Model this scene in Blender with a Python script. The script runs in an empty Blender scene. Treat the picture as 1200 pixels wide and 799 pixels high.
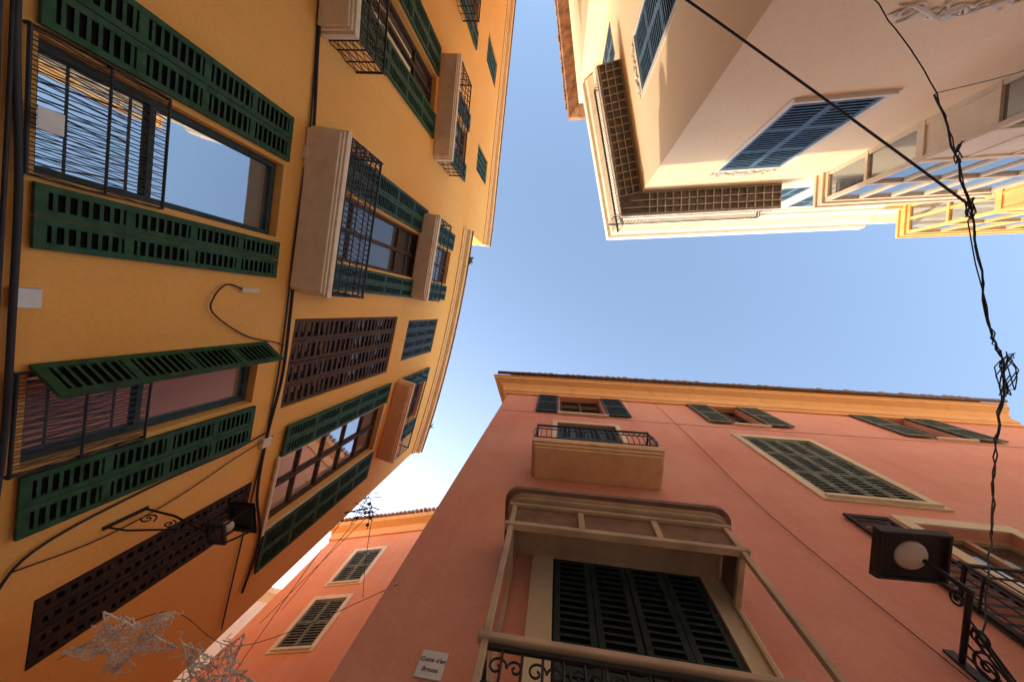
import bpy, math, random
from mathutils import Vector, Matrix
random.seed(7)
scene=bpy.context.scene
scene.view_settings.view_transform='Standard'
scene.view_settings.look='None'
scene.view_settings.exposure=0
EYE=1.6
# ------------------------------------------------------------ materials
def newmat(name):
    m=bpy.data.materials.new(name); m.use_nodes=True
    nt=m.node_tree; b=nt.nodes['Principled BSDF']
    return m,nt,b
def plaster(name,c1,c2,streak=.35,rough=.9,bump=.25,patch=.5,stain=(.25,.2,.16)):
    m,nt,b=newmat(name); N=nt.nodes; K=nt.links
    g=N.new('ShaderNodeNewGeometry')
    n1=N.new('ShaderNodeTexNoise'); n1.inputs['Scale'].default_value=patch; n1.inputs['Detail'].default_value=7; n1.inputs['Roughness'].default_value=.68
    K.new(g.outputs['Position'],n1.inputs['Vector'])
    r1=N.new('ShaderNodeValToRGB'); r1.color_ramp.elements[0].position=.34; r1.color_ramp.elements[1].position=.66
    r1.color_ramp.elements[0].color=(*c1,1); r1.color_ramp.elements[1].color=(*c2,1)
    K.new(n1.outputs['Fac'],r1.inputs['Fac'])
    mp=N.new('ShaderNodeMapping'); mp.inputs['Scale'].default_value=(3.2,3.2,.22)
    K.new(g.outputs['Position'],mp.inputs['Vector'])
    n2=N.new('ShaderNodeTexNoise'); n2.inputs['Scale'].default_value=1.6; n2.inputs['Detail'].default_value=5
    K.new(mp.outputs[0],n2.inputs['Vector'])
    r2=N.new('ShaderNodeValToRGB'); r2.color_ramp.elements[0].position=.52; r2.color_ramp.elements[1].position=.75
    r2.color_ramp.elements[0].color=(0,0,0,1); r2.color_ramp.elements[1].color=(streak,)*3+(1,)
    K.new(n2.outputs['Fac'],r2.inputs['Fac'])
    mx=N.new('ShaderNodeMixRGB'); mx.inputs['Color2'].default_value=(*stain,1)
    K.new(r1.outputs[0],mx.inputs['Color1']); K.new(r2.outputs[0],mx.inputs['Fac'])
    n3=N.new('ShaderNodeTexNoise'); n3.inputs['Scale'].default_value=28; n3.inputs['Detail'].default_value=8; n3.inputs['Roughness'].default_value=.7
    K.new(g.outputs['Position'],n3.inputs['Vector'])
    r3=N.new('ShaderNodeValToRGB'); r3.color_ramp.elements[0].position=.3; r3.color_ramp.elements[1].position=.6
    r3.color_ramp.elements[0].color=(.72,.72,.72,1); r3.color_ramp.elements[1].color=(1,1,1,1)
    K.new(n3.outputs['Fac'],r3.inputs['Fac'])
    mul=N.new('ShaderNodeMixRGB'); mul.blend_type='MULTIPLY'; mul.inputs['Fac'].default_value=.35
    K.new(mx.outputs[0],mul.inputs['Color1']); K.new(r3.outputs[0],mul.inputs['Color2'])
    K.new(mul.outputs[0],b.inputs['Base Color'])
    n4=N.new('ShaderNodeTexNoise'); n4.inputs['Scale'].default_value=3; n4.inputs['Detail'].default_value=9; n4.inputs['Roughness'].default_value=.72
    K.new(g.outputs['Position'],n4.inputs['Vector'])
    bp=N.new('ShaderNodeBump'); bp.inputs['Strength'].default_value=bump; bp.inputs['Distance'].default_value=.04
    K.new(n4.outputs['Fac'],bp.inputs['Height']); K.new(bp.outputs[0],b.inputs['Normal'])
    b.inputs['Roughness'].default_value=rough
    return m
def paint(name,c,rough=.5,metal=0,var=.35,scale=9,spec=.5):
    m,nt,b=newmat(name); N=nt.nodes; K=nt.links
    g=N.new('ShaderNodeNewGeometry')
    n=N.new('ShaderNodeTexNoise'); n.inputs['Scale'].default_value=scale; n.inputs['Detail'].default_value=6
    K.new(g.outputs['Position'],n.inputs['Vector'])
    r=N.new('ShaderNodeValToRGB'); r.color_ramp.elements[0].position=.3; r.color_ramp.elements[1].position=.72
    r.color_ramp.elements[0].color=(*[x*(1-var) for x in c],1); r.color_ramp.elements[1].color=(*[min(1,x*(1+var)) for x in c],1)
    K.new(n.outputs['Fac'],r.inputs['Fac']); K.new(r.outputs[0],b.inputs['Base Color'])
    b.inputs['Roughness'].default_value=rough; b.inputs['Metallic'].default_value=metal
    b.inputs['Specular IOR Level'].default_value=spec
    return m
def glassmat(name,c,metal=.85,rough=.03):
    m,nt,b=newmat(name); N=nt.nodes; K=nt.links
    b.inputs['Base Color'].default_value=(*c,1); b.inputs['Metallic'].default_value=metal; b.inputs['Roughness'].default_value=rough
    g=N.new('ShaderNodeNewGeometry'); n=N.new('ShaderNodeTexNoise'); n.inputs['Scale'].default_value=1.3; n.inputs['Detail'].default_value=1
    K.new(g.outputs['Position'],n.inputs['Vector'])
    bp=N.new('ShaderNodeBump'); bp.inputs['Strength'].default_value=.05; bp.inputs['Distance'].default_value=.05
    K.new(n.outputs['Fac'],bp.inputs['Height']); K.new(bp.outputs[0],b.inputs['Normal'])
    return m
M={}
M['orange']=plaster('orange plaster',(.95,.43,.085),(.96,.50,.13),streak=.14,stain=(.72,.30,.08),patch=.45)
M['orangebase']=plaster('grey render',(.5,.47,.43),(.65,.62,.56))
M['pink']=plaster('red plaster',(.81,.31,.205),(.87,.41,.28),streak=.18,stain=(.58,.23,.15),patch=.6)
M['ochre']=plaster('ochre cornice plaster',(.87,.43,.15),(.91,.50,.2),streak=.3,stain=(.5,.25,.12))
M['cream']=plaster('cream plaster',(.96,.71,.43),(.97,.78,.52),streak=.08,stain=(.78,.54,.34),patch=.5)
M['creamtrim']=plaster('cream stone trim',(.84,.66,.42),(.90,.75,.52),streak=.35,stain=(.5,.38,.26),patch=2)
M['eavetrim']=plaster('pale ochre eave plaster',(.86,.55,.26),(.92,.64,.34),streak=.3,stain=(.5,.32,.17),patch=2)
M['white']=plaster('white stucco',(.78,.70,.58),(.85,.78,.67),streak=.4,stain=(.45,.37,.3),patch=2)
M['yellow']=plaster('yellow painted wood',(.76,.43,.15),(.82,.51,.21),streak=.35,stain=(.42,.27,.13),patch=2)
M['gallerytrim']=plaster('cream painted gallery wood',(.78,.60,.40),(.85,.69,.5),streak=.35,stain=(.47,.36,.26),patch=2)
M['peach']=plaster('peach balcony plaster',(.83,.47,.22),(.88,.56,.3),streak=.35,stain=(.46,.28,.16),patch=3)
M['slab']=plaster('balcony slab stone',(.86,.66,.44),(.91,.74,.53),streak=.35,stain=(.5,.36,.24),patch=3)
M['terracotta']=plaster('terracotta plaster',(.86,.32,.15),(.9,.40,.21),streak=.2,stain=(.55,.22,.12))
M['green']=paint('green shutter paint',(.034,.088,.044),.6,spec=.15)
M['bluegreen']=paint('dark green shutter',(.042,.088,.062),.6,spec=.15)
M['brown']=paint('brown wood',(.10,.052,.03),.7,spec=.15)
M['darkbrown']=paint('dark brown wood',(.05,.03,.022),.7,spec=.15)
M['darkshutter']=paint('dark teal shutter',(.050,.068,.066),.6,spec=.2)
M['olive']=paint('weathered olive shutter',(.17,.18,.12),.65,var=.45,spec=.2)
M['blue']=paint('slate blue shutter',(.10,.18,.26),.6,var=.25,spec=.2)
M['woodframe']=paint('weathered beige woodwork',(.58,.40,.25),.65,var=.18,scale=4,spec=.3)
M['darkwood']=paint('dark brown moulding',(.24,.13,.08),.65,var=.3,scale=5,spec=.3)
M['iron']=paint('black iron',(.016,.015,.016),.5,.2)
M['rust']=paint('rusty iron',(.16,.10,.065),.6,.2)
M['lattice']=paint('grey painted lattice',(.5,.43,.34),.6)
M['glass']=glassmat('window glass',(.50,.54,.57))
M['glassdark']=glassmat('dark window glass',(.20,.19,.18),.75,.06)
M['gallery']=glassmat('gallery glass',(.36,.40,.43),.8,.05)
M['tile']=paint('clay roof tile',(.33,.17,.09),.85,var=.5,scale=4)
M['cable']=paint('black cable rubber',(.02,.018,.02),.6)
M['box']=paint('white plastic',(.75,.74,.7),.5,var=.08)
M['globe']=paint('frosted globe',(.65,.54,.42),.3,var=.1)
M['silver']=paint('warm silver tinsel',(.9,.74,.62),.4,.1)
M['ink']=paint('brown ink',(.12,.05,.03),.6)
M['dark']=paint('grey balcony floor',(.15,.12,.095),.9)
M['gapshade']=paint('dark louvre gap',(.012,.012,.011),.9,spec=.1)  # near-black colour standing in for the shade between slats
M['leaf']=paint('weed leaves',(.07,.11,.03),.6)
M['ground']=plaster('pale limestone paving',(.78,.70,.58),(.85,.78,.66),streak=.1,bump=.1)
# ------------------------------------------------------------ mesh builder
import bmesh
col=scene.collection
class MB:
    def __init__(s): s.v=[]; s.f=[]; s.mi=[]; s.cur=0
    def add(s,vs,fs):
        o=len(s.v); s.v+= [Vector(v) for v in vs]; s.f+=[tuple(i+o for i in f) for f in fs]; s.mi+=[s.cur]*len(fs)
    def hexa(s,p):
        s.add(p,[(0,1,2,3),(7,6,5,4),(0,4,5,1),(1,5,6,2),(2,6,7,3),(3,7,4,0)])
    def box(s,fr,u0,u1,h0,h1,d0,d1):
        s.hexa([fr(u0,h0,d0),fr(u1,h0,d0),fr(u1,h1,d0),fr(u0,h1,d0),fr(u0,h0,d1),fr(u1,h0,d1),fr(u1,h1,d1),fr(u0,h1,d1)])
    def slat(s,fr,u0,u1,h,d,dh,dd,t):
        s.hexa([fr(u0,h,d),fr(u1,h,d),fr(u1,h+t,d),fr(u0,h+t,d),fr(u0,h-dh,d+dd),fr(u1,h-dh,d+dd),fr(u1,h-dh+t,d+dd),fr(u0,h-dh+t,d+dd)])
    def tube(s,pts,r,n=6,cap=True):
        pts=[Vector(p) for p in pts]; rings=[]; prev=None
        for i,p in enumerate(pts):
            a=pts[max(i-1,0)]; b=pts[min(i+1,len(pts)-1)]; t=(b-a)
            if t.length<1e-6: t=Vector((0,0,1))
            t.normalize()
            if prev is None:
                x=t.orthogonal().normalized()
            else:
                x=(prev-t*prev.dot(t))
                x=x.normalized() if x.length>1e-5 else t.orthogonal().normalized()
            prev=x; y=t.cross(x)
            rr=r[i] if isinstance(r,(list,tuple)) else r
            rings.append([p+x*rr*math.cos(2*math.pi*k/n)+y*rr*math.sin(2*math.pi*k/n) for k in range(n)])
        vs=[v for rg in rings for v in rg]; fs=[]
        for i in range(len(rings)-1):
            for k in range(n):
                fs.append((i*n+k,i*n+(k+1)%n,(i+1)*n+(k+1)%n,(i+1)*n+k))
        if cap: fs.append(tuple(range(n-1,-1,-1))); fs.append(tuple((len(rings)-1)*n+k for k in range(n)))
        s.add(vs,fs)
    def sphere(s,c,r,n=12,m=8,sc=(1,1,1)):
        vs=[];fs=[]
        for j in range(m+1):
            th=math.pi*j/m
            for i in range(n):
                ph=2*math.pi*i/n
                vs.append(Vector(c)+Vector((r*sc[0]*math.sin(th)*math.cos(ph),r*sc[1]*math.sin(th)*math.sin(ph),r*sc[2]*math.cos(th))))
        for j in range(m):
            for i in range(n):
                fs.append((j*n+i,j*n+(i+1)%n,(j+1)*n+(i+1)%n,(j+1)*n+i))
        s.add(vs,fs)
    def prism(s,poly,z0,z1):
        n=len(poly)
        vs=[Vector((p[0],p[1],z0)) for p in poly]+[Vector((p[0],p[1],z1)) for p in poly]
        fs=[tuple(range(n-1,-1,-1)),tuple(range(n,2*n))]+[(i,(i+1)%n,n+(i+1)%n,n+i) for i in range(n)]
        s.add(vs,fs)
    def sweep(s,pts,prof,sgn=1):
        pts=[Vector(p[:2]) for p in pts]; n=[]
        for a,b in zip(pts,pts[1:]):
            t=(b-a).normalized(); n.append(Vector((t.y,-t.x))*sgn)
        mit=[n[0]]+[(n[i]+n[i+1])/(1+n[i].dot(n[i+1])) for i in range(len(n)-1)]+[n[-1]]
        vs=[];fs=[];k=len(prof)
        for p,m in zip(pts,mit):
            for d,h in prof: q=p+m*d; vs.append((q.x,q.y,h+EYE))
        for i in range(len(pts)-1):
            for j in range(k):
                fs.append((i*k+j,i*k+(j+1)%k,(i+1)*k+(j+1)%k,(i+1)*k+j))
        fs.append(tuple(range(k-1,-1,-1))); fs.append(tuple((len(pts)-1)*k+j for j in range(k)))
        s.add(vs,fs)
    def fin(s,name,mat,parent=None,origin=(0,0,0),smooth=False,label=None,bevel=0):
        me=bpy.data.meshes.new(name); o=Vector(origin)
        me.from_pydata([tuple(v-o) for v in s.v],[],s.f); me.update()
        me.materials.append(M[mat])
        if any(s.mi):
            me.materials.append(M['gapshade']); me.polygons.foreach_set('material_index',s.mi)
        bm=bmesh.new(); bm.from_mesh(me); bmesh.ops.recalc_face_normals(bm,faces=bm.faces); bm.to_mesh(me); bm.free()
        if smooth:
            for p in me.polygons: p.use_smooth=True
        ob=bpy.data.objects.new(name,me); col.objects.link(ob)
        if parent is not None: ob.parent=parent
        else: ob.location=o
        if label: ob['label']=label
        if bevel:
            bv=ob.modifiers.new('bevel','BEVEL'); bv.width=bevel; bv.segments=2; bv.limit_method='ANGLE'
        return ob
def thing(name,loc,label,cat,group=None):
    e=bpy.data.objects.new(name,None); e.location=loc; e.empty_display_size=.3; col.objects.link(e)
    e['label']=label; e['category']=cat
    if group: e['group']=group
    return e
# ------------------------------------------------------------ frames
def curve(y):
    if y<-5: return -3.35-.11*(y+5)
    return -3.35-.11*(y+5)-.25*(y+5)**2/21.2
def slope(y):
    return -.11 if y<-5 else -.11-.25*2*(y+5)/21.2
def A(y,h,d):
    m=slope(y); k=math.sqrt(1+m*m)
    return Vector((curve(y)+d/k,y-m*d/k,h+EYE))
def fA(yc):
    m=slope(yc); k=math.sqrt(1+m*m); x0=curve(yc)
    def f(u,h,d): return Vector((x0+m*(u-yc)+d/k, u-m*d/k, h+EYE))
    return f
def fline(P,D,N):
    D=Vector(D).normalized(); N=Vector(N).normalized()
    def f(u,h,d): return Vector((P[0]+D.x*u+N.x*d,P[1]+D.y*u+N.y*d,h+EYE))
    return f
PC=(-2.1,2.6); fC=fline(PC,(1,.033),(.033,-1))
PB=(2.45,-3.65); fB2=fline(PB,(1,-.015),(.015,1)); fB1=fline(PB,(-.189,-1),(-1,.189))
fD=fline((-5.4,9.2),(-.979,.2),(-.2,-.979))
# ------------------------------------------------------------ elements
def wall_sheet(mb,fr,us,hs,holes,depth=.22):
    us=sorted(set([round(x,3) for x in us]+[round(v,3) for h in holes for v in h[:2]]))
    hs=sorted(set([round(x,3) for x in hs]+[round(v,3) for h in holes for v in h[2:]]))
    idx={}
    vs=[];fs=[]
    def V(u,h,d):
        k=(u,h,d)
        if k not in idx: idx[k]=len(vs); vs.append(fr(u,h,d))
        return idx[k]
    def inh(u,h): return any(a<u<b and c<h<e for a,b,c,e in holes)
    for i in range(len(us)-1):
        for j in range(len(hs)-1):
            uc=(us[i]+us[i+1])/2; hc=(hs[j]+hs[j+1])/2
            if inh(uc,hc): continue
            fs.append((V(us[i],hs[j],0),V(us[i+1],hs[j],0),V(us[i+1],hs[j+1],0),V(us[i],hs[j+1],0)))
    for a,b,c,e in holes:
        a,b,c,e=[round(x,3) for x in (a,b,c,e)]
        for p,q in [((a,c),(b,c)),((b,c),(b,e)),((b,e),(a,e)),((a,e),(a,c))]:
            i0=len(vs); vs.extend([fr(p[0],p[1],0),fr(q[0],q[1],0),fr(q[0],q[1],-depth),fr(p[0],p[1],-depth)]); fs.append((i0,i0+1,i0+2,i0+3))
    mb.add(vs,fs)
def sheet_obj(mb,name,mat,parent,origin):
    me=bpy.data.meshes.new(name); o=Vector(origin)
    me.from_pydata([tuple(v-o) for v in mb.v],[],mb.f); me.update(); me.materials.append(M[mat])
    ob=bpy.data.objects.new(name,me); col.objects.link(ob); ob.parent=parent
    return ob
def quadobj(name,mat,parent,origin,pts):
    q=MB(); q.add(pts,[(0,1,2,3)]); return sheet_obj(q,name,mat,parent,origin)
def louvre(mb,fr,u0,u1,h0,h1,d,cols=1,rows=2,th=.035,sp=.06,solid=0,st=.055,back=True):
    w=(u1-u0)/cols
    for c in range(cols):
        a=u0+c*w+.004; b=u0+(c+1)*w-.004
        mb.box(fr,a,a+st,h0,h1,d,d+th); mb.box(fr,b-st,b,h0,h1,d,d+th)
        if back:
            mb.cur=1; mb.box(fr,a+st-.01,b-st+.01,h0+.02,h1-.02,d+.0015,d+.0035); mb.cur=0  # thin backing sheet that paints the gap shade behind the slats
        hh=(h1-h0-.07)/rows
        for r in range(rows+1):
            y=h0+r*hh; mb.box(fr,a+st+.001,b-st-.001,y,y+.07,d+.001,d+th-.001)
        for r in range(rows):
            y0=h0+r*hh+.07; y1=h0+(r+1)*hh
            if r<solid:
                mb.box(fr,a+st+.002,b-st-.002,y0,y1,d+.01,d+th-.012)
                mb.box(fr,a+st+.05,b-st-.05,y0+.05,y1-.05,d+th-.011,d+th-.002)
                continue
            n=max(1,int((y1-y0)/sp)); s=(y1-y0)/n; tt=s*.34
            for k in range(n):
                mb.slat(fr,a+st-.002,b-st+.002,y0+s*(k+.6),d+.012,s*.22,th-.016,tt)
def window(B,o,fr,u0,u1,h0,h1,mode,smat='green',fmat='brown',gmat='glass',leaves=((),()),surround=None,sw=.12,cols=2,trans=(.5,),scols=2,rows=3,solid=0,sd=.02,sill=True,sp=.065,cd=-.075,back=True):
    mb=MB(); e=.002; d0,d1=-.19,-.12; w=.065
    U0,U1,H0,H1=u0+e,u1-e,h0+e,h1-e
    mb.box(fr,U0,U0+w,H0,H1,d0,d1); mb.box(fr,U1-w,U1,H0,H1,d0,d1)
    mb.box(fr,U0+w+.001,U1-w-.001,H0,H0+w,d0,d1); mb.box(fr,U0+w+.001,U1-w-.001,H1-w,H1,d0,d1)
    for c in range(1,cols):
        x=u0+(u1-u0)*c/cols; mb.box(fr,x-.035,x+.035,H0+w+.001,H1-w-.001,d0+.004,d1+.006)
    for t in trans:
        y=h0+(h1-h0)*t; mb.box(fr,U0+w+.001,U1-w-.001,y-.025,y+.025,d0+.008,d1-.004)
    win=mb.fin('window',fmat,B,o)
    quadobj('glass',gmat,win,o,[fr(U0,H0,-.17),fr(U1,H0,-.17),fr(U1,H1,-.17),fr(U0,H1,-.17)])
    for i,lf in enumerate(leaves):
        if not lf: continue
        s=MB(); louvre(s,fr,lf[0],lf[1],h0-.02,h1+.02,sd+random.uniform(0,.012),scols,rows,solid=solid,sp=sp,back=back); s.fin('shutter',smat,win,o)
    if mode=='closed':
        m=(u0+u1)/2
        for a,b in ((U0+.01,m-.003),(m+.003,U1-.01)):
            s=MB(); louvre(s,fr,a,b,h0+.01,h1-.01,cd+random.uniform(-.008,.008),scols,rows,solid=solid,sp=sp,back=back); s.fin('shutter',smat,win,o)
    if surround:
        s=MB(); t=.025
        s.box(fr,u0-sw,u0-.001,h0-sw,h1+sw,.002,t); s.box(fr,u1+.001,u1+sw,h0-sw,h1+sw,.002,t)
        s.box(fr,u0,u1,h1+.001,h1+sw,.002,t); s.box(fr,u0,u1,h0-sw,h0-.001,.002,t)
        s.fin('surround',surround,win,o)
    if sill:
        s=MB(); s.box(fr,u0-.06,u1+.06,h0-.09,h0-.03,.003 if not surround else .027,.07); s.fin('sill',surround or 'slab',win,o)
    return win
def rail_bars(mb,fr,path,h0,h1,sp=.11,r=.008,belly=0,rings=(),wave=0,top=.02):
    for (a,b) in zip(path,path[1:]):
        L=math.hypot(b[0]-a[0],b[1]-a[1]); n=max(2,int(L/sp))
        du=(b[0]-a[0])/L; dd=(b[1]-a[1])/L; nu,nd=(-dd,du)
        if nd<0: nu,nd=-nu,-nd
        for k in range(n+1):
            t=k/n; u=a[0]+(b[0]-a[0])*t; d=a[1]+(b[1]-a[1])*t
            if belly or wave:
                pts=[]
                for q in range(9):
                    f=q/8; bl=belly*math.sin(math.pi*min(1,f*1.25))
                    wv=wave*math.sin(f*math.pi*4+(k%2)*math.pi)
                    pts.append(fr(u+nu*bl+du*wv,h0+(h1-h0)*f,d+nd*bl+dd*wv))
                mb.tube(pts,r,4)
            else: mb.tube([fr(u,h0,d),fr(u,h1,d)],r,5)
        for h,rr in [(h0,.014),(h1,top)]+[(x,.011) for x in rings]:
            mb.tube([fr(a[0],h,a[1]),fr(b[0],h,b[1])],rr,6)
def spiral(mb,fr,u,h,d,R,turns=1.6,sgn=1,r=.009,ph=0):
    pts=[]
    for i in range(22):
        t=i/21; a=ph+sgn*t*turns*2*math.pi; q=R*(1-t*.85)
        pts.append(fr(u+q*math.cos(a),h+q*math.sin(a),d))
    mb.tube(pts,r,5)
def balcony(B,o,fr,u0,u1,hb,ht,off,rh,mat='slab',rmat='iron',sp=.11,belly=0,wave=0,rings=()):
    mb=MB(); t=(ht-hb)
    mb.box(fr,u0,u1,hb+t*.45,ht,.002,off)
    mb.box(fr,u0+.03,u1-.03,hb+t*.2,hb+t*.45-.002,.002,off-.03)
    mb.box(fr,u0+.06,u1-.06,hb,hb+t*.2-.002,.002,off-.06)
    b=mb.fin('balcony',mat,B,o,bevel=.012)
    r=MB(); p=[(u0+.04,.02),(u0+.04,off-.04),(u1-.04,off-.04),(u1-.04,.02)]
    rail_bars(r,fr,p,ht+.06,ht+rh,sp,.008,belly,[ht+x for x in rings],wave)
    for q in p[1:3]: r.tube([fr(q[0],ht,q[1]),fr(q[0],ht+rh+.05,q[1])],.016,6)
    r.fin('railing',rmat,b,o)
    return b
def tiles(mb,pts,off,h,sgn,sp=.2,R=.085,L=.3):
    pts=[Vector(p[:2]) for p in pts]; carry=0
    for a,b in zip(pts,pts[1:]):
        t=(b-a); l=t.length; t.normalize(); n=Vector((t.y,-t.x))*sgn; x=carry
        while x<l:
            j=random.uniform(-.02,.02); hh=h+random.uniform(-.01,.01)
            p0=a+t*x+n*(off-L); p1=a+t*x+n*(off+.06+j)
            mb.tube([(p0.x,p0.y,hh+EYE+.05),(p1.x,p1.y,hh+EYE)],R,8); x+=sp
        carry=x-l
# ============================================================ ground
g=MB(); g.add([(-300,-300,0),(300,-300,0),(300,300,0),(-300,300,0)],[(0,1,2,3)])
gr=g.fin('ground','ground'); gr['kind']='structure'
# ============================================================ ORANGE BUILDING
O=(-4.2,0,0)
ob=thing('orange_building',O,'long curved orange plaster apartment building with green shutters and iron balconies','building')
ys=[-22,-18,-14,-11,-9,-7.5]+[-6+i*.4 for i in range(30)]
ys=[y for y in ys if y<5.65]+[5.7]
TL,TU=12.95,16.2
o_open=[(-2.03,-1.06,2.17,4.42),(.5,1.33,2.2,4.42),(2.72,3.5,2.38,4.72),
 (-6.1,-5.27,5.0,9.1),(-2.1,-.95,4.97,9.2),(.1,1.6,5.0,8.55),(2.55,3.9,5.2,8.85),
 (-10.9,-9.9,5.0,9.1),(-10.2,-9.2,2.2,4.4),(-6.3,-5.3,2.2,4.4),
 (-6.2,-5.2,9.6,12.1),(-2.1,-1.0,9.25,11.75),(.22,1.4,9.28,11.65),(2.5,3.8,9.55,11.75),(-10.6,-9.5,9.6,12.1)]
up_open=[(-6.6,-5.6,13.6,15.3),(-10.6,-9.6,13.6,15.3)]
w=MB(); wall_sheet(w,A,ys,[1.91,TL],o_open); 
sheet_obj(w,'wall','orange',ob,O)
w=MB(); wall_sheet(w,A,ys,[-1.6,1.908],[]); sheet_obj(w,'ground_floor_wall','orangebase',ob,O)
w=MB(); wall_sheet(w,A,[y for y in ys if y<-3.3]+[-3.2],[TL+.002,TU],up_open); sheet_obj(w,'wall','orange',ob,O)
def corepoly(ya,yb,inset):
    yy=[y for y in ys if ya+.05<y<yb-.05]; yy=[ya]+yy+[yb]
    P=[A(y,0,-inset)[:2] for y in yy]
    P=[(A(ya,0,0)[0]-inset,ya)]+P[1:-1]+[(A(yb,0,0)[0]-inset*.95,yb)]
    return P+[(-16,yb+2.8 if yb>0 else yb),(-16,ya)]
c=MB(); c.prism(corepoly(-22,5.69,.3),0,TL+EYE); c.fin('side_wall','orange',ob,O)
c=MB(); c.prism(corepoly(-22,-3.21,.3),TL+.01+EYE,TU+EYE); c.fin('side_wall','orange',ob,O)
p0=A(5.7,0,0); quadobj('corner_wall','orange',ob,O,[(p0.x,p0.y,0),(p0.x-.5,p0.y+.1,0),(p0.x-.5,p0.y+.1,TL+EYE),(p0.x,p0.y,TL+EYE)])
q0=A(-3.2,0,0); quadobj('corner_wall','orange',ob,O,[(q0.x,q0.y,TL+EYE),(q0.x-.5,q0.y,TL+EYE),(q0.x-.5,q0.y,TU+EYE),(q0.x,q0.y,TU+EYE)])
lowp=[A(-3.19,0,0)[:2]]+[A(y,0,0)[:2] for y in ys if y>-3.0]
hip=[A(y,0,0)[:2] for y in ys if y<-3.4]+[A(-3.2,0,0)[:2]]
prof=[(.0,-.2),(.04,-.2),(.05,-.1),(.08,-.08),(.1,.02),(.22,.06),(.26,.16),(.24,.2),(-.3,.34),(-.3,.03)]
e=MB(); e.sweep(lowp,[(d,h+TL) for d,h in prof]); co=e.fin('cornice','eavetrim',ob,O)
e=MB(); e.sweep(hip,[(d,h+TU) for d,h in prof]); co2=e.fin('cornice','eavetrim',ob,O)
for pth,T,cc in ((lowp,TL,co),(hip,TU,co2)):
    e=MB(); e.sweep(pth,[(.16,T+.235),(.29,T+.21),(.30,T+.25),(-.3,T+.42),(-.3,T+.36)]); e.fin('roof_edge','tile',cc,O)
# first floor
W=window(ob,O,fA(-1.55),-2.03,-1.06,2.17,4.42,'open','green','darkshutter','glass',((-2.66,-2.08),(-1.0,-.5)),trans=(.36,),rows=4,cols=1,sill=False)
f=fA(-1.55)
r=MB(); rail_bars(r,f,[(-2.05,.01),(-2.05,.055),(-1.04,.055),(-1.04,.01)],2.1,2.98,.032,.0055,belly=.012,rings=(2.55,),wave=.009,top=.013); r.fin('railing','iron',W,O)
W=window(ob,O,fA(.9),.5,1.33,2.2,4.42,'open','green','darkshutter','glass',((),(1.37,1.95)),trans=(.4,),rows=4,sill=False,cols=1)
f0=fA(.9)
def fs(u,h,d): return f0(.43+u*.45-d*.85,h,.03+u*.89+d*.45)
s=MB(); louvre(s,fs,0,.38,2.18,4.44,0,1,4); s.fin('shutter','green',W,O,label='green shutter leaf swung half open')
r=MB(); rail_bars(r,f0,[(.48,.01),(.48,.05),(1.35,.05),(1.35,.01)],2.12,3.05,.032,.0055,belly=.012,rings=(2.55,),wave=.009,top=.013); r.fin('railing','iron',W,O)
window(ob,O,fA(3.1),2.72,3.5,2.38,4.72,'closed','darkbrown','brown','glassdark',scols=2,rows=4,sp=.09,sill=False,cd=-.03)
window(ob,O,fA(-5.8),-6.3,-5.3,2.2,4.4,'open','green','darkshutter','glass',((-6.9,-6.35),(-5.25,-4.7)),rows=4,sill=False)
window(ob,O,fA(-9.7),-10.2,-9.2,2.2,4.4,'open','green','darkshutter','glass',((-10.8,-10.25),(-9.15,-8.6)),rows=4,sill=False)
# second floor
window(ob,O,fA(-5.7),-6.1,-5.27,5.0,9.1,'open','green','brown','glassdark',((-6.85,-6.15),(-5.22,-4.6)),rows=5,trans=(.3,.75),sill=False)
window(ob,O,fA(-10.4),-10.9,-9.9,5.0,9.1,'open','green','brown','glassdark',((-11.5,-10.95),(-9.85,-9.3)),rows=5,trans=(.3,.75),sill=False)
window(ob,O,fA(-1.5),-2.1,-.95,4.97,9.2,'open','bluegreen','brown','glassdark',((-2.8,-2.15),(-.9,-.42)),rows=5,trans=(.3,.75),sill=False)
window(ob,O,fA(.85),.1,1.6,5.0,8.55,'closed','brown','brown','glassdark',scols=2,rows=4,sp=.14,sill=False,cd=-.06,back=False)
window(ob,O,fA(3.2),2.55,3.9,5.2,8.85,'open','green','brown','glass',((1.93,2.5),(3.95,4.75)),rows=5,trans=(.2,.4,.6,.8),cols=2,surround='creamtrim',sw=.06)
balcony(ob,O,fA(-5.2),-6.9,-4.0,4.76,4.95,.55,.75,sp=.055,wave=.02,rings=(.25,.5))
balcony(ob,O,fA(-10.3),-11.5,-9.2,4.74,4.95,.62,.9,sp=.055,wave=.02,rings=(.3,.6))
balcony(ob,O,fA(-1.5),-2.75,-.34,4.74,4.92,.6,.9,sp=.042,wave=.016,rings=(.2,.4,.6,.75))
# third floor
balcony(ob,O,fA(-5.6),-6.9,-4.2,9.28,9.5,.5,1.1,sp=.07,wave=.02,rings=(.3,.6,.85))
balcony(ob,O,fA(-10),-11.2,-8.6,9.25,9.5,.55,1.1,sp=.08,wave=.02,rings=(.3,.6,.85))
window(ob,O,fA(-5.7),-6.2,-5.2,9.6,12.1,'open','bluegreen','brown','glassdark',((-6.8,-6.25),(-5.15,-4.6)),rows=4,sill=False)
window(ob,O,fA(-10),-10.6,-9.5,9.6,12.1,'open','bluegreen','brown','glassdark',((-11.2,-10.65),(-9.45,-8.9)),rows=4,sill=False)
balcony(ob,O,fA(-1.5),-2.7,-.4,8.98,9.2,.47,.95,sp=.07,wave=.02,rings=(.3,.6))
window(ob,O,fA(-1.5),-2.1,-1.0,9.25,11.75,'open','bluegreen','brown','glassdark',((-2.7,-2.15),(-.95,-.45)),rows=4,sill=False)
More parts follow.
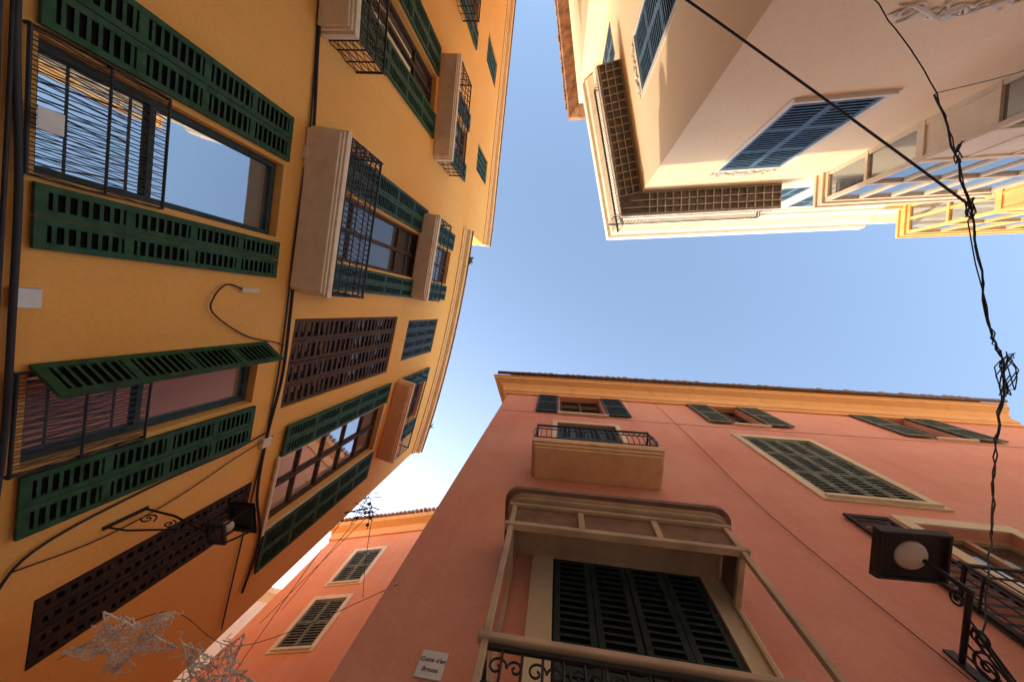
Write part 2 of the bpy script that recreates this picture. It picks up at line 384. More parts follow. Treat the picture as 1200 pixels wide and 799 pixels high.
window(ob,O,fA(.8),.22,1.4,9.28,11.65,'closed','darkshutter','brown','glassdark',rows=3,sp=.13,sill=False,cd=-.06,back=False)
balcony(ob,O,fA(3.2),1.95,4.4,9.28,9.52,.5,1.0,mat='peach',sp=.08,rings=(.3,))
window(ob,O,fA(3.2),2.5,3.8,9.55,11.75,'open','bluegreen','brown','glassdark',((1.95,2.45),(3.85,4.4)),rows=4,sill=False)
for a in up_open: window(ob,O,fA((a[0]+a[1])/2),*a,'closed','bluegreen','brown','glassdark',rows=2,sp=.09,sill=False)
# ============================================================ PINK BUILDING
O=(4,4,0)
pb=thing('red_building',O,'salmon red plaster corner building with ochre cornice and dark shutters','building')
SE=14.5; S0=.5
p_open=[(2.15,3.35,9.0,10.7),(6.55,7.28,9.1,10.7),(10.95,11.65,9.1,10.7),(2.1,3.45,5.62,8.2),(6.22,7.63,5.65,8.18),(2.07,3.57,1.0,3.78),(6.85,7.95,2.7,5.05)]
w=MB(); wall_sheet(w,fC,[S0,SE],[-1.6,11.3],p_open); sheet_obj(w,'wall','pink',pb,O)
c=MB(); c.prism([fC(S0,0,-.3)[:2],fC(SE,0,-.3)[:2],(SE-2.1,14),(.3,14)],0,11.5+EYE); c.fin('side_wall','pink',pb,O)
for sx in (S0,SE):
    a=fC(sx,-1.6,0); b=fC(sx,-1.6,-.35); quadobj('corner_wall','pink',pb,O,[a,b,b+Vector((0,0,12.9)),a+Vector((0,0,12.9))])
cp=[(.3,9),fC(S0,0,0)[:2],fC(SE,0,0)[:2],(SE-2.1,8)]
e=MB(); e.sweep(cp,[(.001,10.72),(.05,10.72),(.06,10.85),(.1,10.88),(.14,11.1),(.24,11.3),(.4,11.4),(.42,11.5),(.46,11.52),(.46,11.62),(-.3,11.85),(-.3,11.3),(.001,11.3)],1)
co=e.fin('cornice','ochre',pb,O)
t=MB(); tiles(t,cp[1:3],.5,11.72,1,sp=.19); t.fin('roof_tiles','tile',co,O)
gt=MB(); gt.tube([fC(s,11.62,.53) for s in (0,4,9,SE+.5)],.055,8); gt.fin('gutter','rust',co,O,smooth=True)
for a,l in (((2.15,3.35,9.0,10.7),((1.5,2.12),(3.38,4.0))),((6.55,7.28,9.1,10.7),((5.93,6.52),(7.31,7.9))),((10.95,11.65,9.1,10.7),((10.3,10.92),(11.68,12.35)))):
    window(pb,O,fC,*a,'open','darkshutter' if a[0]<3 else 'olive','brown','glassdark',l,scols=1,rows=2,trans=(.6,),sd=.03)
balcony(pb,O,fC,1.67,3.75,5.3,5.6,.58,.72,mat='peach',sp=.09,belly=.05,rings=(.12,.55))
window(pb,O,fC,2.1,3.45,5.62,8.2,'closed','darkshutter','woodframe','glassdark',surround='creamtrim',rows=3,sill=False)
window(pb,O,fC,6.22,7.63,5.65,8.18,'closed','olive','woodframe','glassdark',surround='creamtrim',sw=.14,rows=3,sp=.09,cd=-.03)
window(pb,O,fC,6.85,7.95,2.7,5.05,'open','darkbrown','woodframe','glassdark',((6.0,6.55),(8.2,8.7)),surround='creamtrim',sw=.16,scols=1,rows=1,sp=.11,sill=False,back=False)
balcony(pb,O,fC,5.95,8.7,2.55,2.66,.42,1.0,sp=.1,rings=(.15,.85))
window(pb,O,fC,2.07,3.57,1.0,3.78,'closed','darkshutter','brown','glassdark',surround='creamtrim',sw=.22,scols=2,rows=2,sp=.07,sill=False,cd=-.03)
bay=MB(); D=.62; s0,s1=1.6,3.78
def post(s,d,h0,h1,w=.024): bay.box(fC,s-w,s+w,h0,h1,d-w,d+w)
for s in (s0+.04,s1-.04): post(s,D-.04,1.0,3.52)
post(s0+.04,.04,1.0,3.52,.02); post(s1-.04,.04,1.0,3.52,.02)
for (a,b) in (((s0,D-.04),(s1,D-.04)),((s0+.04,.0),(s0+.04,D-.08)),((s1-.04,.0),(s1-.04,D-.08))):
    for h,t in ((3.16,.025),(3.5,.022)):
        if a[1]==b[1]: bay.box(fC,a[0]-.02,b[0]+.02,h-t,h+t,a[1]-.035,a[1]+.035)
        else: bay.box(fC,a[0]-.028,a[0]+.028,h-t+.003,h+t-.003,a[1],b[1]-.01)
for k in (1,2): 
    s=s0+(s1-s0)*k/3; bay.box(fC,s-.03,s+.03,3.2,3.465,D-.065,D-.015)
bo=bay.fin('bay_frame','woodframe',pb,O,bevel=.006)
quadobj('transom_panel','darkwood',bo,O,[fC(s0+.07,3.19,D-.04),fC(s1-.07,3.19,D-.04),fC(s1-.07,3.475,D-.04),fC(s0+.07,3.475,D-.04)])
for s in (s0+.04,s1-.04): quadobj('transom_panel','darkwood',bo,O,[fC(s,3.19,.03),fC(s,3.19,D-.09),fC(s,3.475,D-.09),fC(s,3.475,.03)])
def rrect(s0,s1,d1,r,n=6):
    P=[(s0,0.003)]
    P+=[(s0+r-r*math.cos(a),d1-r+r*math.sin(a)) for a in [math.pi/2*i/n for i in range(n+1)]]
    P+=[(s1-r+r*math.sin(a),d1-r+r*math.cos(a)) for a in [math.pi/2*i/n for i in range(n+1)]]
    P+=[(s1,0.003)]; return P
for nm,mt,lv in (('bay_soffit','woodframe',((3.54,3.58,.03),(3.582,3.63,.045))),('bay_roof','darkwood',((3.632,3.68,.09),(3.682,3.72,.06)))):
    rf=MB()
    for h0,h1,g_ in lv:
        P=rrect(s0-g_,s1+g_,D+g_,.16); n=len(P)
        vs=[fC(a,h0,b) for a,b in P]+[fC(a,h1,b) for a,b in P]
        rf.add(vs,[tuple(range(n-1,-1,-1)),tuple(range(n,2*n))]+[(i,(i+1)%n,n+(i+1)%n,n+i) for i in range(n)])
    rf.fin(nm,mt,bo,O)
rl=MB(); 
for (a,b) in (((s0+.04,D-.04),(s1-.04,D-.04)),((s0+.04,.05),(s0+.04,D-.04)),((s1-.04,.05),(s1-.04,D-.04))):
    rail_bars(rl,fC,[a,b],1.12,1.93,.12,.009,rings=(1.72,))
for k in range(9):
    u=s0+.14+k*.235; 
    spiral(rl,fC,u,1.82,D-.04,.06,1.2,1,.007); spiral(rl,fC,u+.11,1.82,D-.04,.05,1.2,-1,.007,math.pi); spiral(rl,fC,u,1.4,D-.04,.055,1.3,1,.007); spiral(rl,fC,u+.1,1.55,D-.04,.055,1.3,-1,.007,math.pi)
rl.fin('railing','iron',bo,O)
hr=MB(); hr.box(fC,s0-.01,s1+.01,1.955,2.0,D-.07,D); hr.box(fC,s0,s0+.06,1.955,2.0,.01,D-.075); hr.box(fC,s1-.06,s1,1.955,2.0,.01,D-.075); hr.fin('handrail','woodframe',bo,O,bevel=.01)
fl=MB(); fl.box(fC,s0-.05,s1+.05,.8,.99,.002,D+.06); fl.fin('bay_floor','peach',bo,O,bevel=.02)
# ============================================================ CREAM BUILDING
O=(5,-7,0)
cb=thing('cream_building',O,'pale cream corner building with wraparound balcony and slate blue shutters','building')
S1=5.75; S2=8.9; HT=14.6
b2=[(1.6,3.05,6.9,9.8),(1.5,2.7,11.5,13.6),(4.2,5.0,11.6,13.4),(5.5,6.7,12.0,13.7),(1.6,3.05,2.0,4.2)]
b1=[(2.05,3.4,6.9,9.6),(1.3,2.5,11.5,13.6),(4.4,5.4,11.6,13.6)]
w=MB(); wall_sheet(w,fB2,[0,S2],[-1.6,HT],b2); sheet_obj(w,'wall','cream',cb,O)
w=MB(); wall_sheet(w,fB1,[0,S1],[-1.6,HT],b1); sheet_obj(w,'wall','cream',cb,O)
ci=(fB2(.3,0,-.3))[:2]
c=MB(); c.prism([ci,fB2(S2,0,-.3)[:2],(S2+2.4,-16),(3,-16),fB1(S1,0,-.3)[:2]],0,HT+EYE); c.fin('side_wall','cream',cb,O)
cpB=[fB1(S1,0,0)[:2],PB,fB2(S2,0,0)[:2]]
e=MB(); e.sweep(cpB,[(.001,13.95),(.04,13.95),(.06,14.1),(.14,14.14),(.18,14.4),(.4,14.6),(.46,14.75),(.56,14.8),(.6,15.0),(.6,15.1),(-.3,15.3),(-.3,14.61),(.001,14.6)],-1)
co=e.fin('cornice','white',cb,O)
bp=[fB1(3.9,0,0)[:2],PB,fB2(3.85,0,0)[:2]]
BD=.68
s=MB(); s.sweep(bp,[(.002,11.15),(BD,11.15),(BD,11.2),(.002,11.2)],-1); bal=s.fin('balcony','dark',cb,O)
lt=MB()
for fr,L in ((fB1,3.9),(fB2,3.85)):
    n=int((L+BD)/.22)
    for k in range(n+1):
        u=-BD+(L+BD)*k/n
        if u<0: continue
        lt.box(fr,u-.011,u+.011,11.10,11.147,.01,BD-.01)
    for d in (.04,.25,.46,BD-.03): lt.box(fr,(-d*1.19 if fr is fB2 else 0),L,11.09,11.125,d-.011,d+.011)
lt.fin('lattice','lattice',bal,O)
tm=MB(); tm.sweep(bp,[(BD+.002,11.08),(BD+.03,11.08),(BD+.03,11.25),(BD+.002,11.25)],-1); tm.fin('fascia','lattice',bal,O)
rl=MB()
for fr,L in ((fB1,3.9),(fB2,3.85)): rail_bars(rl,fr,[(L-.03,.02),(L-.03,BD-.02),(-BD*1.2,BD-.02)],11.25,12.25,.11,.008,rings=(11.45,12.1))
rl.fin('railing','iron',bal,O)
for i,a in enumerate(b2): window(cb,O,fB2,*a,'closed','blue','woodframe','glassdark',surround='white' if i in (0,4) else None,sw=.10,rows=3,scols=1,sp=.09,sill=(i in (0,4)),cd=-.03)
for i,a in enumerate(b1): window(cb,O,fB1,*a,'closed','blue','woodframe','glassdark',surround='white' if i==0 else None,sw=.10,rows=3,scols=1,sp=.09,sill=(i==0),cd=-.03)
def ornament(fr,uc,h,wd,parent,k_=1.0):
    m=MB(); 
    for sg in (-1,1):
        spiral(m,fr,uc+sg*wd*.40,h,.01,wd*.12,1.4,sg,.018*k_,math.pi/2); spiral(m,fr,uc+sg*wd*.17,h+.06,.012,wd*.09,1.3,-sg,.02*k_,-math.pi/2)
        m.tube([fr(uc+sg*wd*.55,h-.12,.01),fr(uc+sg*wd*.42,h-.09,.015),fr(uc+sg*wd*.28,h+.0,.015),fr(uc+sg*wd*.1,h+.15,.015),fr(uc,h+.12,.015)],[.008*k_,.02*k_,.03*k_,.028*k_,.02*k_],6)
        for j in range(4):
            m.tube([fr(uc+sg*wd*(.3+.06*j),h-.02,.01),fr(uc+sg*wd*(.34+.07*j),h+.12-.03*j,.012)],[.02*k_,.006*k_],5)
    for k in range(9):
        a=math.pi*(k+.5)/9; m.tube([fr(uc,h-.02,.01),fr(uc+.12*wd*math.cos(a),h+.15*wd*math.sin(a),.02)],[.008*k_,.022*k_],6)
    m.fin('stucco_ornament','white',parent,O,smooth=True)
ornament(fB2,2.3,10.06,1.5,cb); ornament(fB1,2.7,9.86,1.3,cb); ornament(fB1,2.7,6.55,1.2,cb); ornament(fB2,2.3,5.1,1.4,cb,1.0)
def mirador(name,s0,s1,d1,h0,h1,mat,parent,O,gmat='gallery',du=.62,dh=1.15,nd=2,solid=()):
    m=MB(); w=.045
    m.box(fB2,s0-.06,s1+.06,h1-.02,h1+.16,.003,d1+.06); m.box(fB2,s0-.1,s1+.1,h1+.161,h1+.24,.003,d1+.1)
    m.box(fB2,s0-.04,s1+.04,h0-.2,h0,.003,d1+.04)
    n=max(1,round((s1-s0)/du)); nh=max(1,round((h1-h0)/dh))
    for k in range(n+1):
        u=s0+w+(s1-s0-2*w)*k/n; m.box(fB2,u-w,u+w,h0+.001,h1-.021,d1-2*w,d1)
    for k in range(nd):
        d=.05+(d1-.1)*k/nd
        for u in (s0+w,s1-w): m.box(fB2,u-w+.003,u+w-.003,h0+.001,h1-.021,d-w,d+w)
    H=[h0+.03+(h1-h0-.09)*j/nh for j in range(nh+1)]
    for j,h in enumerate(H):
        t=.07 if j%2==0 else .035
        m.box(fB2,s0+.004,s1-.004,h-t,h+t,d1-.08,d1+.012)
        for u in (s0+w,s1-w): m.box(fB2,u-w-.01,u+w+.01,h-t,h+t,.01,d1-.084)
        if j in solid:
            m.box(fB2,s0+.02,s1-.02,h+t,H[j+1]-.03,d1-.07,d1-.02)
            for u in (s0+w,s1-w): m.box(fB2,u-.02,u+.02,h+t,H[j+1]-.03,.02,d1-.09)
    o=m.fin(name,mat,parent,O)
    g=MB(); 
    g.add([fB2(s0,h0,d1-w),fB2(s1,h0,d1-w),fB2(s1,h1-.05,d1-w),fB2(s0,h1-.05,d1-w)],[(0,1,2,3)])
    for u in (s0+w,s1-w): g.add([fB2(u,h0,.01),fB2(u,h0,d1-w),fB2(u,h1-.05,d1-w),fB2(u,h1-.05,.01)],[(0,1,2,3)])
    sheet_obj(g,'glass',gmat,o,O)
mirador('glazed_gallery',4.55,8.3,.75,3.2,10.5,'gallerytrim',cb,O,du=.75,dh=1.2,nd=1,solid=(0,3))
# ============================================================ YELLOW neighbour
O=(14,-7,0)
nb=thing('yellow_building',O,'cream and yellow building with glazed timber gallery','building')
wall_=MB(); wall_sheet(wall_,fB2,[S2+.01,19],[-1.6,14.6],[(14.6,15.8,11,13)]); sheet_obj(wall_,'wall','yellow',nb,O)
c=MB(); c.prism([fB2(S2+.02,0,-.3)[:2],fB2(19,0,-.3)[:2],(22,-16),(S2+2.5,-16)],0,14.6+EYE); c.fin('side_wall','yellow',nb,O)
window(nb,O,fB2,14.6,15.8,11,13,'closed','bluegreen','woodframe','glassdark')
e=MB(); e.sweep([fB2(S2+.03,0,0)[:2],fB2(19,0,0)[:2]],[(.001,14.3),(.1,14.3),(.2,14.6),(.45,14.8),(.45,14.95),(-.2,15.1),(.001,14.6)],-1); e.fin('cornice','white',nb,O)
mirador('glazed_gallery',9.7,13.6,1.0,6.5,14.2,'yellow',nb,O,du=.9,dh=1.3,nd=2,solid=(0,3))
# ============================================================ tall neighbour
O=(3,-14,0)
tb=thing('beige_building',O,'tall beige building with brown tiled eave in the narrow street','building')
P3=[(1.9,-9.35),(.78,-9.35),(-.95,-24)]
c=MB(); c.prism([P3[0],P3[1],P3[2],(5,-24),(5,-9.36)],0,16.6+EYE); c.fin('wall','cream',tb,O)
e=MB(); e.sweep([P3[2],P3[1],(3.4,-9.35)],[(.001,16.4),(.2,16.5),(.45,16.65),(.5,16.8),(-.2,17.05),(-.2,16.61),(.001,16.6)],-1); co=e.fin('cornice','tile',tb,O)
t=MB(); tiles(t,[P3[2],P3[1]],.5,16.9,-1); t.fin('roof_tiles','tile',co,O)
# ============================================================ distant building in alley
O=(-6,11,0)
db=thing('distant_orange_building',O,'terracotta orange building with cream framed green shutters across the alley','building')
d_open=[(1.6,2.75,10.6,12.25),(1.55,2.75,8.15,9.85),(1.55,2.75,5.0,7.0),(-1.2,0,10.6,12.25),(-1.2,0,8.15,9.85)]
DE=4.7
w=MB(); wall_sheet(w,fD,[-4,DE],[-1.6,13.7],d_open)
sheet_obj(w,'wall','terracotta',db,O)
c=MB(); c.prism([fD(-4,0,-.3)[:2],fD(DE,0,-.3)[:2],(-8.7,17),(0,17)],0,13.7+EYE); c.fin('side_wall','terracotta',db,O)
a=fD(DE,-1.6,0); b=fD(DE,-1.6,-.5); quadobj('corner_wall','terracotta',db,O,[a,b,b+Vector((0,0,15.3)),a+Vector((0,0,15.3))])
for a in d_open: window(db,O,fD,*a,'closed','olive','woodframe','glassdark',surround='creamtrim',sw=.16,scols=1,rows=2,sp=.09,cd=-.03)
e=MB(); e.sweep([fD(-4,0,0)[:2],fD(DE,0,0)[:2],(-9.0,15)],[(.001,13.2),(.06,13.2),(.1,13.6),(.35,13.75),(.4,13.95),(-.2,14.15),(-.2,13.71),(.001,13.7)],-1); co=e.fin('cornice','ochre',db,O)
t=MB(); tiles(t,[fD(-4,0,0)[:2],fD(DE,0,0)[:2]],.42,14.05,-1); t.fin('roof_tiles','tile',co,O)
O=(-15,14,0)
wb=thing('white_building',O,'plain white building at the far end of the alley','building')
c=MB(); c.prism([(-18.5,11.6),(-10.6,12.3),(-10.6,20),(-18.5,20)],0,12.2+EYE); c.fin('wall','white',wb,O)
e=MB(); e.sweep([(-18.5,11.6),(-10.6,12.3)],[(.001,11.9),(.3,12.1),(.35,12.3),(-.2,12.5),(.001,12.2)],1); e.fin('cornice','creamtrim',wb,O)
# ============================================================ cables
def cable(name,pts,r,label,sag=0,mat='cable',cat='cable',jit=0,sub=10):
    P=[Vector(p) for p in pts]; Q=[]
    for i in range(len(P)-1):
        p0=P[max(i-1,0)];p1=P[i];p2=P[i+1];p3=P[min(i+2,len(P)-1)]
        for k in range(sub):
            t=k/sub
            q=.5*((2*p1)+(p2-p0)*t+(2*p0-5*p1+4*p2-p3)*t*t+(3*p1-p0-3*p2+p3)*t**3)
            if jit: q+=Vector([random.uniform(-jit,jit) for _ in range(3)])
            Q.append(q)
    Q.append(P[-1])
    m=MB(); m.tube(Q,r,6); o=m.fin(name,mat,None,P[0],smooth=True); o['label']=label; o['category']=cat; return o
Z=lambda x,y,h: (x,y,h+EYE)
cable('overhead_cable',[Z(curve(-7.5),-7.5,4.9),Z(1.55,-3.93,4.9),Z(5,-1.26,5)],.014,'thick black cable strung across the street between facades')
bund=[Z(3.62,-3.66,4.85),Z(4.38,-2.58,4.9),Z(4.95,-1.26,5),Z(5.28,.14,5),Z(5.38,.65,4.9),Z(4.95,1.45,4.5),Z(4.3,2.2,3.85),Z(3.43,2.74,3.05)]
cable('cable_bundle',bund,.007,'thin kinked black cable hanging across to the red facade',jit=.012)
cable('cable_bundle',bund[1:6],.011,'thin kinked black cable hanging across to the red facade',jit=.018,sub=8)
cable('cable_bundle',bund[2:7],.007,'thin kinked black cable hanging across to the red facade',jit=.025,sub=6)
for c0,nn,L in ((Z(5.36,.75,4.84),8,.28),(Z(4.72,-1.9,4.95),4,.14),(Z(4.95,-1.26,5),5,.14)):
    cl=MB()
    for i in range(nn):
        p=Vector(c0)+Vector([random.uniform(-.02,.02) for _ in range(3)])
        cl.tube([p+Vector((L*.2*math.cos(a)*random.uniform(.5,1),L*math.sin(a)*random.uniform(.7,1),L*.2*math.sin(a*2+i))) for a in [k*.5+i for k in range(9)]],.006,5)
    o=cl.fin('coiled_cable','cable',None,c0); o['label']='loose coil of black cable tied to the overhead bundle'; o['category']='cable'
cable('thin_wire',[Z(4.38,-2.58,4.9),Z(5.6,-2.9,5.0),Z(6.4,-3.6,5.3)],.005,'thin black wire joined to the cable bundle')
cable('facade_cable',[A(y,4.83+.05*math.sin(y*2.1)+(.25 if y>3.5 else 0),.04) for y in [-12,-9,-7,-5,-4,-3,-2,-1,0,1,2,3,4,5]],.022,'black cable clipped along the orange facade')
cable('facade_cable',[A(y,4.76+.03*math.sin(y*1.3),.03) for y in [-12,-9,-7,-5,-3,-2,-1,0,1,2,3,4,5.5]],.012,'black cable clipped along the orange facade')
for h,r in ((2.06,.022),(2.02,.014),(1.97,.018),(1.93,.012)):
    cable('facade_cable',[A(y,h+random.uniform(-.02,.02),.05) for y in [-7,-5,-4,-3,-2,-1,0,1,2,3,4,5]],r,'black cable clipped along the orange facade')
cable('facade_cable',[A(-.3,4.0,.05),A(-.36,3.75,.05),A(-.2,3.6,.05),A(0,3.62,.05),A(.3,4.1,.05),A(.43,4.6,.05),A(.5,4.8,.04)],.01,'looped black cable on the orange facade')
cable('facade_cable',[A(2.6,2.06,.04),A(2.15,2.3,.04),A(2.0,3.2,.04),A(1.98,4.2,.04),A(1.9,4.8,.04)],.012,'thin cable rising beside the shutters')
cable('facade_cable',[A(2.25,2.2,.05),A(2.35,2.8,.05),A(2.3,3.5,.05),A(2.1,4.3,.05),A(2.0,4.9,.05)],.008,'thin cable rising beside the shutters')
for a,b in (((-4.9,5.3,8.2),(-9,9.5,8.6)),((-4.95,5.1,8.0),(-8.8,9.6,9.2)),((-4.9,5.3,8.2),(-6.2,9.2,9.6)),((-5.1,4.9,7.4),(-8.5,9.6,7.2))):
    cable('thin_wire',[Z(*a),Z(*[(x+y)/2-(.1 if i==2 else 0) for i,(x,y) in enumerate(zip(a,b))]),Z(*b)],.009,'thin wire spanning the alley')
ji=MB()
for i in range(12): ji.tube([Vector(Z(-5.0,5.2,8.1))+Vector([random.uniform(-.35,.35) for _ in range(3)]) for _ in range(3)],.010,5)
for i in range(6): ji.sphere(Vector(Z(-5.0,5.2,8.1))+Vector([random.uniform(-.35,.35) for _ in range(3)]),.045,8,6)
ji.tube([A(5.5,8.3,0),Z(-5.0,5.2,8.1)],.02,6)
o=ji.fin('wire_insulator','iron',None,Z(-5,5.2,8.1)); o['label']='cluster of insulators and wires on a corner bracket'; o['category']='insulator'
cable('thin_wire',[fC(5.0,10.7,.02),fC(5.02,8,.02),fC(4.98,5,.02),fC(5.2,2.8,.02)],.005,'thin cable running down the red facade',mat='brown')
cable('thin_wire',[fC(.6,8.9,.02),fC(5,8.75,.02),fC(10,8.8,.02),fC(14.4,8.9,.02)],.004,'thin cable running along the red facade',mat='brown')
# ============================================================ street lamps
def lantern(parent,o,c,w,hh,mat='iron'):
    m=MB(); c=Vector(c); a=w*.36; b=w*.5
    def ringbox(s,z0,z1,t):
        for sx,sy,lx,ly in ((0,1,s,t),(0,-1,s,t),(1,0,t,s-2*t),(-1,0,t,s-2*t)):
            x0=c.x+sx*(s-t)-lx; y0=c.y+sy*(s-t)-ly
            m.box(lambda u,h,d:Vector((u,d,h)),x0,x0+2*lx,z0,z1,y0,y0+2*ly)
    ringbox(a,c.z,c.z+.03,.02); ringbox(b,c.z+hh-.03,c.z+hh,.02)
    for sx in (-1,1):
        for sy in (-1,1):
            m.tube([c+Vector((sx*(a-.015),sy*(a-.015),.02)),c+Vector((sx*(b-.015),sy*(b-.015),hh-.02))],.012,5)
    z=c.z+hh+.001; top=c+Vector((0,0,hh+w*.35))
    q=b+.03; m.add([(c.x-q,c.y-q,z),(c.x+q,c.y-q,z),(c.x+q,c.y+q,z),(c.x-q,c.y+q,z),tuple(top)],[(0,3,2,1),(0,1,4),(1,2,4),(2,3,4),(3,0,4)])
    m.sphere(top+Vector((0,0,.04)),.04,8,6)
    ob=m.fin('lamp_housing',mat,parent,o)
    g=MB(); g.sphere(c+Vector((0,0,hh*.45)),w*.2,16,10); g.fin('globe','globe',ob,o,smooth=True)
    return ob
LU=2.28
O=fA(LU)(LU,3.1,0); L1=thing('street_lamp',O,'black wrought iron wall lamp on the orange facade','street lamp')
f=fA(LU); br=MB()
br.tube([f(LU,3.2,0),f(LU,3.25,.35),f(LU,3.2,.9)],.014,6)
br.tube([f(LU,2.85,0),f(LU,2.9,.2),f(LU,3.05,.45),f(LU,3.18,.7)],.011,6)
f_=lambda u,h,d: f(LU,h,u)
spiral(br,f_,.18,3.1,0,.08,1.5,1,.009); spiral(br,f_,.42,3.14,0,.06,1.5,-1,.008,2); spiral(br,f_,.6,3.29,0,.05,1.4,1,.008)
br.box(f,LU-.02,LU+.02,2.82,3.23,.002,.015)
br.fin('bracket','iron',L1,O); lantern(L1,O,f(LU,3.22,.93),.33,.34)
O=fC(5.28,2.95,0); L2=thing('street_lamp',O,'flat black square wall lantern with round frosted lens','street lamp')
br=MB(); br.tube([fC(5.3,2.95,0),fC(5.3,2.97,.62)],.02,8)
br.tube([fC(5.3,2.45,0),fC(5.3,2.6,.12),fC(5.3,2.92,.35)],.014,6)
gl_=lambda u,h,d: fC(5.3,h,u)
spiral(br,gl_,.13,2.8,0,.1,1.6,1,.011); spiral(br,gl_,.3,2.86,0,.07,1.5,-1,.010,2); spiral(br,gl_,.47,3.04,0,.06,1.5,1,.010)
for k in range(4):
    br.tube([fC(5.3+.05*k,2.3,.02),fC(5.28+.03*k,2.7,.08+.02*k),fC(5.3,2.97,.1*k+.1)],.009,5)
br.tube([fC(5.3,2.95,.6),fC(5.2,3.22,.66)],.02,8); br.box(fC,5.26,5.34,2.4,3.05,.002,.02)
br.fin('bracket','iron',L2,O)
hz=MB(); cz0=Vector(fC(5.12,3.2,.68))
def fq(s,z): return [cz0+Vector((x*s,y*s*.8,z)) for x,y in ((-1,-1),(1,-1),(1,1),(-1,1))]
R0,R1,R2,R3,R4=fq(.235,.035),fq(.245,0),fq(.27,0),fq(.28,.07),fq(.12,.12)
vs=R0+R1+R2+R3+R4; fs_=[(0,1,2,3)]
for l in range(4):
    for i in range(4): fs_.append((l*4+i,l*4+(i+1)%4,(l+1)*4+(i+1)%4,(l+1)*4+i))
fs_.append((19,18,17,16)); hz.add(vs,fs_)
hzo=hz.fin('lamp_housing','iron',L2,O,bevel=.006)
gg=MB(); gg.sphere(cz0+Vector((0,0,.035)),.13,24,10,(1,1,.25)); gg.fin('globe','globe',hzo,O,smooth=True)
# ============================================================ small things
def plate(name,fr,u0,u1,h0,h1,d0,d1,mat,label,cat):
    m=MB(); m.box(fr,u0,u1,h0,h1,d0,d1); o=m.fin(name,mat,None,fr((u0+u1)/2,h0,0),bevel=.004); o['label']=label; o['category']=cat; return o
plate('junction_box',fA(-.1),-.2,-.05,2.08,2.22,.002,.06,'box','small white plastic junction box on the orange wall','junction box')
plate('notice_board',fA(-1.4),-1.53,-1.37,2.13,2.27,.085,.092,'box','white notice tied to the window railing','sign')
plate('junction_box',fA(-2.3),-2.42,-2.26,4.72,4.88,.002,.07,'slab','small beige junction box beside the facade cable','junction box')
plate('junction_box',fA(2.1),2.0,2.15,4.7,4.86,.002,.07,'slab','small beige junction box beside the facade cable','junction box')
m=MB(); m.box(fA(-.3),-.34,-.28,3.95,4.2,.03,.06); m.tube([A(-.3,3.9,.0),A(-.3,4.0,.05)],.01,6); o=m.fin('wall_spotlight','slab',None,A(-.3,4,0)); o['label']='slim grey spotlight with looped cable on orange wall'; o['category']='spotlight'
O=fC(1.18,2.25,0); sg=thing('street_sign',O,'cream ceramic street name plaque with brown lettering','sign')
m=MB(); m.box(fC,1.08,1.285,2.15,2.35,.002,.014); m.fin('plaque','box',sg,O,bevel=.004)
for txt,h in (("Costa d'en",2.265),("Brossa",2.195)):
    c=bpy.data.curves.new('t','FONT'); c.body=txt; c.size=.046; c.align_x='CENTER'; c.extrude=.0015; c.shear=.2; c.offset=-.0004
    to=bpy.data.objects.new('tmp',c); col.objects.link(to); bpy.context.view_layer.update()
    me=bpy.data.meshes.new_from_object(to); col.objects.unlink(to); bpy.data.objects.remove(to)
    for v in me.vertices:
        q=fC(1.1825+v.co.x,h+v.co.y,.017+v.co.z)-Vector(O); v.co=q
    me.materials.clear(); me.materials.append(M['ink'])
    lo=bpy.data.objects.new('lettering',me); col.objects.link(lo); lo.parent=sg
def star(c,R,tilt,label):
    m=MB(); c=Vector(c); rot=Matrix.Rotation(tilt[0],3,'X')@Matrix.Rotation(tilt[1],3,'Y')@Matrix.Rotation(tilt[2],3,'Z')
    out=[(R*(1 if k%2==0 else .40)*math.cos(k*math.pi/5),R*(1 if k%2==0 else .40)*math.sin(k*math.pi/5)) for k in range(10)]
    for k in range(10):
        a,b=out[k],out[(k+1)%10]
        m.tube([c+rot@Vector((a[0],a[1],0)),c+rot@Vector((b[0],b[1],0))],.007,5)
    def inside(u,v,k):
        a,b=out[k],out[(k+1)%10]; return Vector((u*(a[0]*(1-v)+b[0]*v),u*(a[1]*(1-v)+b[1]*v),random.uniform(-.07,.07)*(1-u)))
    for i in range(120):
        k=random.randrange(10); u=random.random()**.5; v=random.random()
        p=inside(u,v,k); pts=[p]
        for q in range(4): pts.append(pts[-1]+Vector((random.gauss(0,1),random.gauss(0,1),random.gauss(0,.5)))*.035)
        m.tube([c+rot@q for q in pts],.0042,4,cap=False)
    for i in range(170):
        k=random.randrange(10); u=random.random()**.35*1.05; v=random.random(); p=c+rot@inside(u,v,k); r=random.uniform(.009,.017)
        m.add([p+Vector(d)*r for d in ((1,0,0),(-1,0,0),(0,1,0),(0,-1,0),(0,0,1),(0,0,-1))],[(0,2,4),(2,1,4),(1,3,4),(3,0,4),(2,0,5),(1,2,5),(3,1,5),(0,3,5)])
    o=m.fin('star_decoration','silver',None,c); o['label']=label; o['category']='decoration'; o['group']='tinsel star decorations hung over the street'
star(Z(-3.9,3.0,2.4),.42,(.3,-.5,.9),'silver tinsel wire star hanging over the alley')
star(Z(-3.05,3.25,2.4),.4,(-.2,-.4,.3),'silver tinsel wire star hanging over the alley')
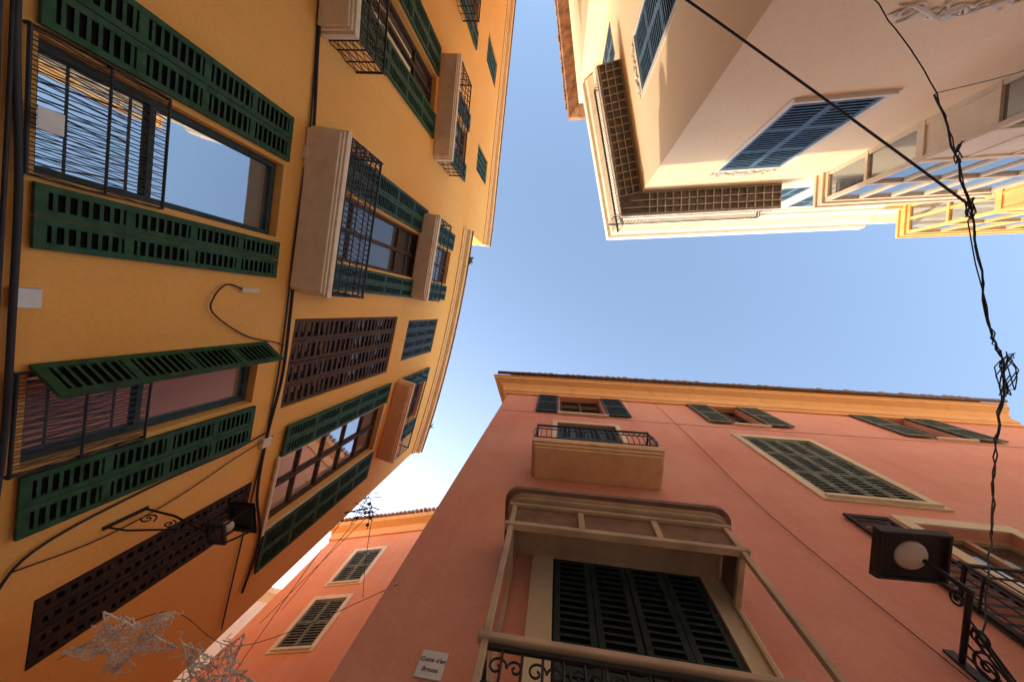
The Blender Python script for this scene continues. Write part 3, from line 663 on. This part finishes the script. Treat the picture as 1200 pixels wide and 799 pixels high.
cable('thin_wire',[A(3.6,2.6,.02),Z(-3.9,3.0,2.7),Z(-3.05,3.25,2.7),fC(.6,2.9,.02)],.003,'thin wire holding the star decorations')
def weed(p,R,n):
    m=MB(); p=Vector(p)
    for i in range(n):
        d=Vector((random.gauss(0,1),random.gauss(0,1),random.uniform(-.2,1.2))).normalized()*R*random.uniform(.4,1)
        s=d.orthogonal().normalized()*R*.1
        m.add([p,p+d*.5+s,p+d,p+d*.5-s],[(0,1,2,3)])
    o=m.fin('roof_weed','leaf',None,p); o['label']='small green weed growing from the roof edge'; o['category']='plant'
weed(A(-2.1,TL+.22,.29),.26,50); weed(A(4.6,TL+.22,.29),.22,40)
# ============================================================ camera, light
cx=Vector((.9907,0,.1358)).normalized(); cz=Vector((.1354,-.0823,-.9874)).normalized(); cy=cz.cross(cx).normalized(); cx=cy.cross(cz)
cam=bpy.data.cameras.new('camera'); cam.sensor_width=36; cam.lens=12; cam.clip_end=1500; cam.clip_start=.05
co_=bpy.data.objects.new('camera',cam); col.objects.link(co_)
mw=Matrix.Identity(4)
for i in range(3): mw[i][0]=cx[i]; mw[i][1]=cy[i]; mw[i][2]=cz[i]
mw[0][3]=0;mw[1][3]=0;mw[2][3]=EYE
co_.matrix_world=mw; scene.camera=co_
EL=math.radians(21); az=Vector((-.5,.87)).normalized()
sd=Vector((az.x*math.cos(EL),az.y*math.cos(EL),math.sin(EL)))
sun=bpy.data.lights.new('sun','SUN'); sun.energy=2.6; sun.angle=math.radians(.5); sun.color=(1,.88,.7)
so=bpy.data.objects.new('sun',sun); col.objects.link(so); so.rotation_euler=sd.to_track_quat('Z','Y').to_euler()
wd=bpy.data.worlds.new('World'); scene.world=wd; wd.use_nodes=True
nt=wd.node_tree; bg=nt.nodes['Background']; sky=nt.nodes.new('ShaderNodeTexSky'); sky.sky_type='NISHITA'; sky.sun_disc=False
sky.sun_elevation=EL; sky.sun_rotation=math.atan2(az.x,az.y); sky.air_density=1.0; sky.dust_density=1.3; sky.ozone_density=0.0
nt.links.new(sky.outputs[0],bg.inputs['Color']); bg.inputs['Strength'].default_value=.5
